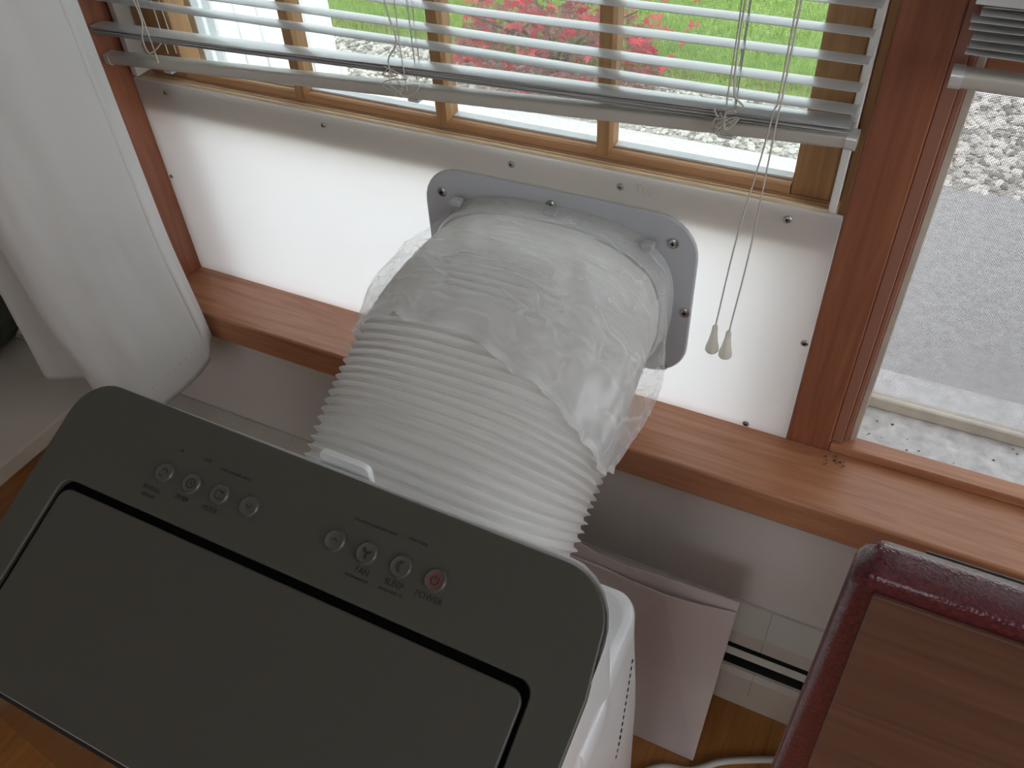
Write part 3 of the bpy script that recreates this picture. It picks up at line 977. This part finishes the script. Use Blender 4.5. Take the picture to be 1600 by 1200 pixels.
# ------------------------------------------------------------------ blinds
def blind(name, label, x0, x1, zlow, ztop, pitch, zl, zr, stack_n, stack_l, stack_r, ladders, tilt=-0.13):
    b = empty(name, ((x0 + x1) / 2, -0.021, ztop))
    tag(b, label, 'window blind', 'mini blinds')
    def slat(za, zb, y=-0.021, dp=0.0125, mt='slat', ends=(0, 0), seed=0, tilt=-0.13):
        """gently crowned strip from (x0,za) to (x1,zb)"""
        V, F = [], []
        nx = 10
        for i in range(nx + 1):
            t = i / nx
            x = x0 + ends[0] + (x1 - ends[1] - x0 - ends[0]) * t
            z = za + (zb - za) * t - 0.0008 * math.sin(t * math.pi * 3 + seed)
            for (d, h) in ((-1, 0.0), (-.5, 0.0015), (0, 0.002), (.5, 0.0015), (1, 0.0)):
                V.append((x, y + d * dp, z + h + tilt * d * dp))
            for (d, h) in ((1, -0.0004), (.5, 0.0011), (0, 0.0016), (-.5, 0.0011), (-1, -0.0004)):
                V.append((x, y + d * dp, z + h + tilt * d * dp))
        for i in range(nx):
            a = i * 10
            for k in range(10):
                j = (k + 1) % 10
                F.append((a + k, a + j, a + 10 + j, a + 10 + k))
        F.append(tuple(range(9, -1, -1)))
        F.append(tuple(range(nx * 10, nx * 10 + 10)))
        return obj('slat', V, F, mt, b, smooth=0.7)
    z = zlow
    i = 0
    while z < ztop - 0.03:
        slat(z - 0.002, z + 0.001, seed=i, tilt=tilt, ends=(0.001 * (i % 3), 0.001 * (i % 2)))
        z += pitch if i else pitch * 0.82
        i += 1
    for k in range(stack_n):
        t = k / max(1, stack_n - 1)
        slat(stack_l[0] + (stack_l[1] - stack_l[0]) * t, stack_r[0] + (stack_r[1] - stack_r[0]) * t, y=-0.021 + random.uniform(-.002, .002), seed=k * 1.3,
             ends=(random.uniform(0, .008), random.uniform(0, .004)))
    # bottom rail: rounded hollow bar, possibly hanging askew
    o = rrect(-0.0075, 0.0075, 0.0, 0.0120, (0.004, 0.004, 0.003, 0.003), 4)
    v, f = prism_vf(o, lambda p: (x0 + 0.001, -0.021 + p[0], zl + p[1]), lambda p: (x1 - 0.001, -0.021 + p[0], zr + p[1]))
    br = obj('bottom_rail', v, f, 'slat_old', b, smooth=0.6)
    for xx, zz in ((x0 + 0.001, zl), (x1 - 0.001, zr)):
        v, f = prism_vf(rrect(-0.0082, 0.0082, -0.0006, 0.0126, 0.004, 4), lambda p: (xx - 0.002, -0.021 + p[0], zz + p[1]), lambda p: (xx + 0.006, -0.021 + p[0], zz + p[1]))
        obj('end_cap', v, f, 'slat', br, smooth=0.6)
    box('head_rail', x0, x1, -0.036, -0.006, ztop - 0.026, ztop, 'slat', b, bevel=0.002)
    for lx in ladders:
        t = (lx - x0) / (x1 - x0)
        zb = zl + (zr - zl) * t
        for yy in (-0.0345, -0.0075):
            tube('ladder_cord', [(lx, yy, ztop - 0.026), (lx + 0.0006, yy, zlow + 0.05), (lx - 0.0005, yy, zlow), (lx + 0.001, yy, zb + 0.012)], 0.0006, 'cordm', b, 5)
        tube('lift_cord', [(lx + 0.004, -0.021, ztop - 0.026), (lx + 0.004, -0.021, zb + 0.017)], 0.0006, 'cordm', b, 5)
        box('cord_plug', lx - 0.006, lx + 0.006, -0.026, -0.016, zb - 0.0035, zb - 0.0002, 'slat', br, bevel=0.001)
    return b, br

b1, b1r = blind('window_blind', 'white mini blind raised above the insert panel, its bottom rail hanging askew',
                0.0015, 0.792, 0.3685, 1.20, 0.0196, 0.2935, 0.3405, 10, (0.3290, 0.3355), (0.3535, 0.3610), (0.092, 0.405, 0.699))
# slack ladder cord loops and tangles in front of the stack
def tangle(cx, cz, sc, seed, amp):
    rnd = random.Random(seed)
    P = []
    for i in range(9):
        P.append((cx + rnd.uniform(-1, 1) * sc * amp, -0.036 + rnd.uniform(-.003, .001), cz + rnd.uniform(-1, 1) * sc))
    return catmull(P, 6)
for (cx, cz, sc, sd, am) in ((0.398, 0.338, 0.016, 3, 1.1), (0.405, 0.334, 0.013, 8, 1.3), (0.699, 0.352, 0.010, 5, .9), (0.699, 0.350, 0.012, 12, 1.0), (0.699, 0.349, 0.009, 21, 1.2)):
    tube('slack_cord', tangle(cx, cz, sc, sd, am), 0.0007, 'cordm', b1, 5)
tube('slack_cord', catmull([(0.089, -0.036, 0.375), (0.092, -0.037, 0.355), (0.084, -0.037, 0.336), (0.086, -0.037, 0.322), (0.097, -0.036, 0.326), (0.108, -0.036, 0.334)], 8), 0.0008, 'cordm', b1, 5)
tube('slack_cord', catmull([(0.394, -0.036, 0.43), (0.398, -0.037, 0.40), (0.404, -0.038, 0.375), (0.392, -0.037, 0.357), (0.392, -0.036, 0.34)], 8), 0.0008, 'cordm', b1, 5)
tube('slack_cord', catmull([(0.703, -0.036, 0.46), (0.702, -0.037, 0.41), (0.704, -0.038, 0.376), (0.712, -0.038, 0.366), (0.701, -0.037, 0.360), (0.697, -0.036, 0.352)], 8), 0.0008, 'cordm', b1, 5)
# pull cords with clear tassels
for (dx, zt, xb) in ((0.0, 0.145, 0.7175), (0.004, 0.1425, 0.7305)):
    pc = tube('pull_cord', catmull([(0.742 + dx, -0.040, 1.17), (0.7385 + dx * .6, -0.041, 0.46), (0.735 + dx, -0.0415, 0.36), (xb + 0.006, -0.0415, 0.25), (xb, -0.0415, zt + 0.01)], 10), 0.00075, 'cordm', b1, 6)
    prof = [(0.0022, 0.012), (0.0026, 0.010), (0.0030, 0.004), (0.0044, -0.006), (0.0062, -0.0135), (0.0064, -0.0165), (0.0056, -0.0178), (0.0010, -0.0172)]
    V, F = [], []
    for (rr, h) in prof:
        for k in range(18):
            a = 2 * math.pi * k / 18
            V.append((xb + rr * math.cos(a), -0.0415 + rr * math.sin(a), zt + h))
    for i in range(len(prof) - 1):
        for k in range(18):
            j = (k + 1) % 18
            F.append((i * 18 + k, i * 18 + j, (i + 1) * 18 + j, (i + 1) * 18 + k))
    F.append(tuple(range(18)))
    F.append(tuple(range(len(prof) * 18 - 1, (len(prof) - 1) * 18 - 1, -1)))
    obj('tassel', V, F, 'tassel', pc, smooth=0.7)

blind('window_blind', 'white mini blind raised high over the screened window past the post',
      0.846, 1.675, 0.466, 1.20, 0.0196, 0.397, 0.392, 7, (0.422, 0.452), (0.417, 0.452), (0.95, 1.26, 1.57), tilt=0.75)

# ------------------------------------------------------------------ curtain
rod = tube('curtain_rod', [(-0.55, -0.16, 1.42), (0.30, -0.16, 1.42)], 0.011, 'vinyl_white')
tag(rod, 'white curtain rod over the curtain beside the window', 'curtain rod')
cb = [(0.086, -0.089), (0.092, -0.100), (0.1000, -0.1110), (0.0970, -0.1140), (0.1005, -0.118), (0.101, -0.150), (0.098, -0.190), (0.092, -0.214), (0.074, -0.236), (0.050, -0.239), (0.030, -0.222), (0.016, -0.200), (-0.010, -0.196), (-0.036, -0.214), (-0.060, -0.228), (-0.085, -0.208), (-0.092, -0.170), (-0.100, -0.135)]
ct = [(0.072, -0.088), (0.076, -0.099), (0.0830, -0.1110), (0.0800, -0.1140), (0.0830, -0.118), (0.078, -0.150), (0.068, -0.182), (0.052, -0.210), (0.034, -0.233), (0.012, -0.235), (-0.004, -0.217), (-0.014, -0.200), (-0.030, -0.195), (-0.050, -0.212), (-0.070, -0.225), (-0.085, -0.205), (-0.090, -0.170), (-0.100, -0.135)]
CB = catmull([(x, y, 0) for x, y in cb], 8)
CT = catmull([(x, y, 0) for x, y in ct], 8)
V, F = [], []
nc, nz = len(CB), 60
for i in range(nz + 1):
    for k in range(nc):
        kk = k / (nc - 1)
        hem = -0.048 + 0.010 * math.sin(kk * 9 + .6) + (0.014 * (1 - k / 24) if k < 24 else 0)
        z = hem + (1.405 - hem) * (i / nz) ** 1.25
        t = min(1.0, max(0.0, (z + 0.05) / 0.20))
        t = t * t * (3 - 2 * t)
        p = CB[k].lerp(CT[k], t)
        wv = fbm(kk * 6.0, 2.2, z * 3.0, 1.3) * 0.006 + 0.0012 * math.sin(z * 9 + kk * 7)
        edge = min(1.0, max(0.0, (k - 32) / 16))
        a = CB[min(k + 1, nc - 1)] - CB[max(k - 1, 0)]
        nn = Vector((a.y, -a.x, 0)).normalized()
        q_ = p + nn * wv * edge
        V.append((q_.x, q_.y, z))
for i in range(nz):
    for k in range(nc - 1):
        a = i * nc + k
        F.append((a, a + 1, a + nc + 1, a + nc))
cur = obj('curtain', V, F, 'curtain', smooth=1.4)
so = cur.modifiers.new('cloth_thickness', 'SOLIDIFY')
so.thickness = 0.0016
tag(cur, 'grey lined curtain hanging in folds beside the white panel', 'curtain')
# stitched hem dashes along the lower edge and the side hem ridge
st_v, st_f = [], []
for k in range(34, 76, 1):
    i = 3
    a = Vector(V[i * nc + k]); b2 = Vector(V[i * nc + k + 1])
    mid = a.lerp(b2, 0.55)
    d = (mid - a)
    nn = Vector((d.y, -d.x, 0)).normalized()
    if nn.x < 0 and k < 58: nn = -nn
    c0 = a + nn * 0.0012; c1 = mid + nn * 0.0012
    if k % 2:
        vv, ff = tube_vf([c0, c1], 0.0006, 5)
        o_ = len(st_v)
        st_v += vv
        st_f += [tuple(x + o_ for x in q_) for q_ in ff]
obj('hem_stitching', st_v, st_f, 'thread', cur)
# ------------------------------------------------------------------ side table and what stands on it
tb = empty('side_table', (-0.28, -0.36, FLOOR))
tag(tb, 'low cream painted side table behind the curtain', 'table')
box('table_top', -0.50, -0.066, -0.66, -0.145, -0.125, -0.10, 'table', tb, bevel=0.003)
for (x, y) in ((-0.48, -0.64), (-0.10, -0.64), (-0.48, -0.17), (-0.10, -0.17)):
    box('leg', x - 0.015, x + 0.015, y - 0.015, y + 0.015, FLOOR, -0.1255, 'table', tb, bevel=0.002)
V, F = [], []
nu, nv = 28, 16
for j in range(nv + 1):
    ph = -math.pi / 2 + math.pi * j / nv
    for i in range(nu):
        th = 2 * math.pi * i / nu
        cx = math.copysign(abs(math.cos(th)) ** .35, math.cos(th)); sx = math.copysign(abs(math.sin(th)) ** .35, math.sin(th))
        cp = abs(math.cos(ph)) ** .35; sp_ = math.copysign(abs(math.sin(ph)) ** .6, math.sin(ph))
        w = 1 + 0.06 * fbm(cx * 2, sx * 2, sp_ * 2, 1.5)
        V.append((-0.36 + 0.150 * cx * cp * w, -0.245 + 0.145 * sx * cp * w, 0.041 + 0.14 * sp_))
for j in range(nv):
    for i in range(nu):
        k = (i + 1) % nu
        F.append((j * nu + i, j * nu + k, (j + 1) * nu + k, (j + 1) * nu + i))
tag(obj('cloth_bundle', V, F, 'green', smooth=1.2), 'dark green cloth bundle on the cream side table behind the curtain', 'bundle')

# ------------------------------------------------------------------ baseboard heater
ht = empty('baseboard_heater', (0.6, -0.08, FLOOR))
tag(ht, 'long cream baseboard heater along the wall under the sill', 'heater')
hx0, hx1 = -0.6, 1.75
box('back_plate', hx0, hx1, WY - 0.003, WY - 0.0005, FLOOR + 0.01, -0.232, 'heater', ht)
joints = [hx0, 0.135, 0.838, 1.40, hx1]
for a, b in zip(joints[:-1], joints[1:]):
    v, f = prism_vf([(WY - 0.0035, -0.232), (WY - 0.0035, -0.235), (-0.0800, -0.2525), (-0.0835, -0.270), (-0.0860, -0.270), (-0.0825, -0.250)],
                    lambda p: (a + 0.0002, p[0], p[1]), lambda p: (b - 0.0002, p[0], p[1]))
    obj('top_cover', v, f, 'heater', ht)
    v, f = prism_vf([(-0.100, -0.292), (-0.104, -0.292), (-0.108, -0.300), (-0.108, -0.366), (-0.101, -0.376), (-0.099, -0.374), (-0.104, -0.364), (-0.104, -0.301)],
                    lambda p: (a + 0.0002, p[0], p[1]), lambda p: (b - 0.0002, p[0], p[1]))
    obj('front_cover', v, f, 'heater', ht)
v, f = prism_vf([(-0.088, -0.277), (-0.094, -0.283), (-0.0925, -0.2845), (-0.0865, -0.2785)], lambda p: (hx0, p[0], p[1]), lambda p: (hx1, p[0], p[1]))
obj('damper', v, f, 'heater', ht)
box('fin_block', hx0 + 0.02, hx1 - 0.02, -0.096, -0.056, -0.36, -0.298, 'fin', ht)
box('toe_strip', hx0, hx1, -0.062, WY - 0.0035, FLOOR + 0.0005, FLOOR + 0.03, 'heater', ht)

# ------------------------------------------------------------------ mailer leaning on the heater
ev = empty('paper_mailer', (0.67, -0.14, FLOOR))
tag(ev, 'large open paper mailing envelope leaning on the heater beside the appliance', 'envelope')
def lean(x, t, off=0.0):
    """t = 0 at the floor, 1 at the top edge; off = towards the room"""
    y = -0.158 + (0.158 - 0.1165) * t
    z = FLOOR + 0.001 + t * 0.306
    return (x, y - off, z + off * 0.12)
EX0, EX1 = 0.47, 0.802
ox = [(EX0, 0), (EX1 - 0.004, 0), (EX1, 0.965), (0.765, 0.952), (0.725, 0.944), (0.68, 0.940), (0.65, 0.941), (0.60, 0.944), (0.52, 0.955), (EX0, 0.965)]
v, f = prism_vf(ox, lambda p: lean(p[0], p[1], 0.0030), lambda p: lean(p[0], p[1], 0.0042))
# front sheet bows out at its mouth
V = []
for p in v:
    p = Vector(p)
    V.append(p)
k0 = len(ox)
for idx, bow in ((3, .004), (4, .006), (5, .003)):
    V[idx] = V[idx] + Vector((0, -bow, 0)); V[idx + k0] = V[idx + k0] + Vector((0, -bow, 0))
obj('front_sheet', V, f, 'paper', ev)
obx = [(EX0, 0), (EX1 - 0.004, 0), (EX1 + 0.001, 1.008), (0.72, 0.995), (0.67, 0.982), (0.635, 0.998), (0.60, 1.03), (0.54, 1.06), (EX0, 1.06)]
v, f = prism_vf(obx, lambda p: lean(p[0], p[1], 0.0), lambda p: lean(p[0], p[1], 0.0012))
obj('back_sheet', v, f, 'paper', ev)
for (P) in ([(EX0, .90), (0.60, .905), (0.66, .89), (0.72, .89), (EX1 - 0.003, .905)], [(0.640, .93), (0.641, .80)]):
    tube('crease', [lean(x, t, 0.0043) for x, t in P], 0.0006, 'paper', ev, 5)

# ------------------------------------------------------------------ chair with its back to the viewer
ch = empty('upholstered_chair', (1.10, -0.22, FLOOR))
tag(ch, 'burgundy vinyl chair with wood-grain back panel facing the viewer', 'chair')
cx0, cx1 = 0.8675, 1.36
o = rrect(cx0, cx1, -0.10, 0.2735, (0.02, 0.02, 0.013, 0.013), 8)
# cushion: loft of outlines through its thickness so that all rims are round
V, F = [], []
secs = [(-0.3500, -0.007), (-0.3490, -0.003), (-0.346, -0.0008), (-0.342, 0.0), (-0.330, -0.001), (-0.322, -0.004), (-0.318, -0.009), (-0.316, -0.018)]
n = len(o)
cxm, czm = (cx0 + cx1) / 2, 0.09
for (y, inset) in secs:
    for (x, z) in o:
        dx = math.copysign(1, x - cxm); dz = math.copysign(1, z - czm)
        sx = min(1, abs(x - cxm) / 0.2); sz = min(1, abs(z - czm) / 0.15)
        V.append((x + inset * dx * sx, y + 0.0005 * math.sin(x * 40), z + inset * dz * sz))
for i in range(len(secs) - 1):
    for k in range(n):
        j = (k + 1) % n
        F.append((i * n + k, i * n + j, (i + 1) * n + j, (i + 1) * n + k))
F.append(tuple(range(n - 1, -1, -1)))
F.append(tuple(range((len(secs) - 1) * n, len(secs) * n)))
bk = obj('backrest', V, F, 'vinyl', ch, smooth=0.9)
v, f = prism_vf([(0.8815, 0.2595), (cx1 - 0.016, 0.2595), (cx1 - 0.016, -0.09), (0.8925, -0.09)], lambda p: (p[0], -0.3502, p[1]), lambda p: (p[0], -0.3535, p[1]))
obj('back_panel', v, f, 'veneer', bk, bevel=0.0008)
pp = [(cx0 + 0.020, -0.3200, 0.2600), (cx0 + 0.040, -0.3200, 0.2655), (cx0 + 0.07, -0.3200, 0.2668), (cx1 - 0.07, -0.3200, 0.2668), (cx1 - 0.03, -0.3200, 0.262)]
tube('piping', catmull(pp, 8), 0.0018, 'piping', bk, 8)
box('seat', cx0 + 0.05, cx1 - 0.05, -0.314, -0.120, -0.115, -0.052, 'vinyl', ch, bevel=0.018, seg=4)
for (x, y0_, y1_) in ((cx0 + 0.03, -0.325, -0.345), (cx1 - 0.03, -0.325, -0.345)):
    tube('leg', [(x, y0_, -0.098), (x, y1_, FLOOR)], 0.010, 'chrome', ch, 12)
for x in (cx0 + 0.075, cx1 - 0.075):
    tube('leg', [(x, -0.150, -0.113), (x, -0.145, FLOOR)], 0.010, 'chrome', ch, 12)
box('seat_frame', cx0 + 0.055, cx1 - 0.055, -0.335, -0.13, -0.135, -0.116, 'piping', ch, bevel=0.002)

# white power cable on the floor
cz = FLOOR + 0.0048
tag(tube('power_cable', catmull([(0.70, -0.29, cz), (0.735, -0.22, cz), (0.765, -0.188, cz), (0.80, -0.176, cz), (0.83, -0.150, cz), (0.87, -0.128, cz), (0.905, -0.112, cz), (0.93, -0.10, cz)], 8), 0.0046, 'cable', n=8),
    'pale power cable lying on the floor by the mailer', 'cable')

# ------------------------------------------------------------------ outdoors
G = -1.0
def colored(name, V, F, cols, mt, loc=(0, 0, 0), smooth=None):
    o = obj(name, V, F, mt, loc=Vector(loc), smooth=smooth)
    at = o.data.color_attributes.new('tint', 'FLOAT_COLOR', 'CORNER')
    buf = []
    for p in o.data.polygons:
        c = cols[p.index]
        for _ in range(p.loop_total):
            buf += [c[0], c[1], c[2], 1.0]
    at.data.foreach_set('color', buf)
    return o
tag(box('concrete_path', -9, 0.55, 0.12, 2.5, G - 0.1, G, 'concrete'), 'pale concrete paving outside under the window', kind='structure')
tag(box('paved_drive', 0.552, 9, 0.12, 2.5, G - 0.1, G, 'asphalt'), 'grey paved ground outside the screened window', kind='structure')
tag(box('lawn', -9, 9, 2.5, 14, G - 0.12, G - 0.01, 'soil'), 'green lawn beyond the window', kind='structure')
# gravel: strip along the paving, widening in front of the second window
tag(box('gravel_bed', -9, 9, 2.5, 2.98, G - 0.1, G - 0.004, 'grit'), 'stony bed between paving and lawn', kind='structure')
tag(box('gravel_yard', 0.62, 9, 2.981, 9, G - 0.1, G - 0.004, 'grit'), 'stony yard outside the screened window', kind='structure')
rnd = random.Random(11)
V, F, cols = [], [], []
def stone(x, y, z, r, c):
    k = len(V)
    rx, ry, rz = r * rnd.uniform(.7, 1.3), r * rnd.uniform(.7, 1.3), r * rnd.uniform(.45, .8)
    a0 = rnd.uniform(0, 6.28)
    for lv, rr in ((0.0, 1.0), (0.65, .72)):
        for i in range(5):
            a = a0 + i * 1.2566 + lv
            V.append((x + rx * rr * math.cos(a) * rnd.uniform(.8, 1.15), y + ry * rr * math.sin(a) * rnd.uniform(.8, 1.15), z + rz * lv))
    V.append((x, y, z + rz))
    for i in range(5):
        j = (i + 1) % 5
        F.append((k + i, k + j, k + 5 + j, k + 5 + i)); F.append((k + 5 + i, k + 5 + j, k + 10))
        cols.append(c); cols.append(c)
for i in range(4200):
    x = rnd.uniform(0.64, 2.0); y = rnd.uniform(2.5, 4.3)
    g = rnd.choice((.22, .4, .55, .7, .8)) * rnd.uniform(.85, 1.15)
    stone(x, y, G - 0.002, rnd.uniform(.012, .026), (g, g * .95, g * .88))
for i in range(4200):
    x = rnd.uniform(-2.6, 0.64); y = rnd.uniform(2.52, 2.96)
    g = rnd.choice((.25, .4, .5, .62, .75)) * rnd.uniform(.85, 1.1)
    stone(x, y, G - 0.002, rnd.uniform(.009, .018), (g, g * .94, g * .83))
tag(colored('gravel', V, F, cols, 'tint'), 'loose grey and white gravel outside', 'gravel', kind='stuff')
# grass blades
V, F, cols = [], [], []
for i in range(52000):
    y = 2.99 + 4.6 * rnd.random() ** 1.35
    x = rnd.uniform(-1.15 * y + 1.0, 0.60)
    h = rnd.uniform(.03, .07) * (0.6 if y < 3.1 else 1)
    a = rnd.uniform(0, 6.28); w = rnd.uniform(.003, .006)
    lx, ly = rnd.uniform(-.03, .03), rnd.uniform(-.03, .03)
    k = len(V)
    V += [(x - w * math.cos(a), y - w * math.sin(a), G - .012), (x + w * math.cos(a), y + w * math.sin(a), G - .012), (x + lx, y + ly, G - .012 + h)]
    F.append((k, k + 1, k + 2))
    t = rnd.random()
    dry = y < 3.15 and rnd.random() < .45
    c = (.50, .44, .22) if dry else (.27 + .20 * t, .41 + .20 * t, .09 + .08 * t)
    cols.append(c)
tag(colored('grass', V, F, cols, 'leaf'), 'bright green lawn grass outside', 'grass', kind='stuff')

# red-leaved maple shrub
ms = empty('maple_shrub', (-0.80, 2.93, G))
tag(ms, 'red-leaved maple shrub at the edge of the lawn', 'shrub')
V, F, cols = [], [], []
def leaf(c, nrm, sz, col):
    nrm = nrm.normalized()
    a = nrm.cross(Vector((rnd.uniform(-1, 1), rnd.uniform(-1, 1), rnd.uniform(-1, 1)))).normalized()
    b = nrm.cross(a)
    k = len(V)
    V.append(c)
    for i in range(10):
        an = -0.35 + i * (math.pi + .7) / 9
        rr = sz * ((1.0 if i in (4, 5) else .85) if i % 2 == 0 else .42)
        V.append(c + rr * (math.cos(an) * a + math.sin(an) * b) + nrm * sz * (-.12 if i % 2 == 0 else 0))
    for i in range(9):
        F.append((k, k + 1 + i, k + 2 + i)); cols.append(col)
for i in range(1900):
    # layered spray of leaves in a low dome
    a = rnd.uniform(0, 6.28); rr = rnd.random() ** .5
    x = -0.80 + 0.52 * rr * math.cos(a); y = 2.93 + 0.36 * rr * math.sin(a)
    z = G + 0.03 + 0.50 * (1 - rr * rr) * rnd.uniform(.05, 1.0) + rnd.uniform(0, .05)
    if i % 6 == 0:
        col = rnd.choice([(.62, .04, .07), (.72, .08, .11), (.55, .03, .06)])
        sz_ = rnd.uniform(.030, .052)
    else:
        col = rnd.choice([(.26, .09, .09), (.34, .10, .11), (.20, .10, .08), (.40, .16, .15), (.30, .18, .13)])
        sz_ = rnd.uniform(.016, .032)
    leaf(Vector((x, y, z)), Vector((rnd.uniform(-.6, .6), rnd.uniform(-.9, .3), 1)), sz_, col)
for i in range(60):
    # outlying sprays
    x = rnd.choice((-1.25, -0.28)) + rnd.uniform(-.12, .10); y = rnd.uniform(2.85, 3.25)
    leaf(Vector((x, y, G + rnd.uniform(.10, .42))), Vector((rnd.uniform(-.6, .6), rnd.uniform(-.9, .3), 1)), rnd.uniform(.025, .05), rnd.choice([(.62, .04, .07), (.72, .08, .11)]))
mo = colored('foliage', V, F, cols, 'leaf', loc=WL[ms.name])
mo.parent = ms
mo.location = (0, 0, 0)
tag(mo, kind='stuff')
for i in range(9):
    a = i * 0.7
    e = Vector((-0.80 + .45 * math.cos(a), 2.93 + .28 * math.sin(a), G + .22 + .04 * (i % 4)))
    tube('branch', catmull([(-0.80, 2.93, G - .01), (-0.80 + (e.x + .80) * .35, 2.93 + (e.y - 2.93) * .3, G + .15), tuple(e)], 6), [0.013 - 0.0008 * j for j in range(13)], 'bark', ms, 6)

# white boarded screen beside the lawn
fn = empty('white_board_screen', (-1.5, 1.9, G))
tag(fn, 'white upright boarded screen outside, seen past the curtain', 'screen')
for i in range(7):
    x = -2.05 + i * 0.115
    box('board', x, x + 0.105, 1.90, 1.925, G, 0.55, 'fence', fn, bevel=0.003)
box('cross_rail', -2.06, -1.25, 1.9255, 1.96, G + 0.3, G + 0.38, 'fence', fn)
box('cross_rail', -2.06, -1.25, 1.9255, 1.96, 0.1, 0.18, 'fence', fn)
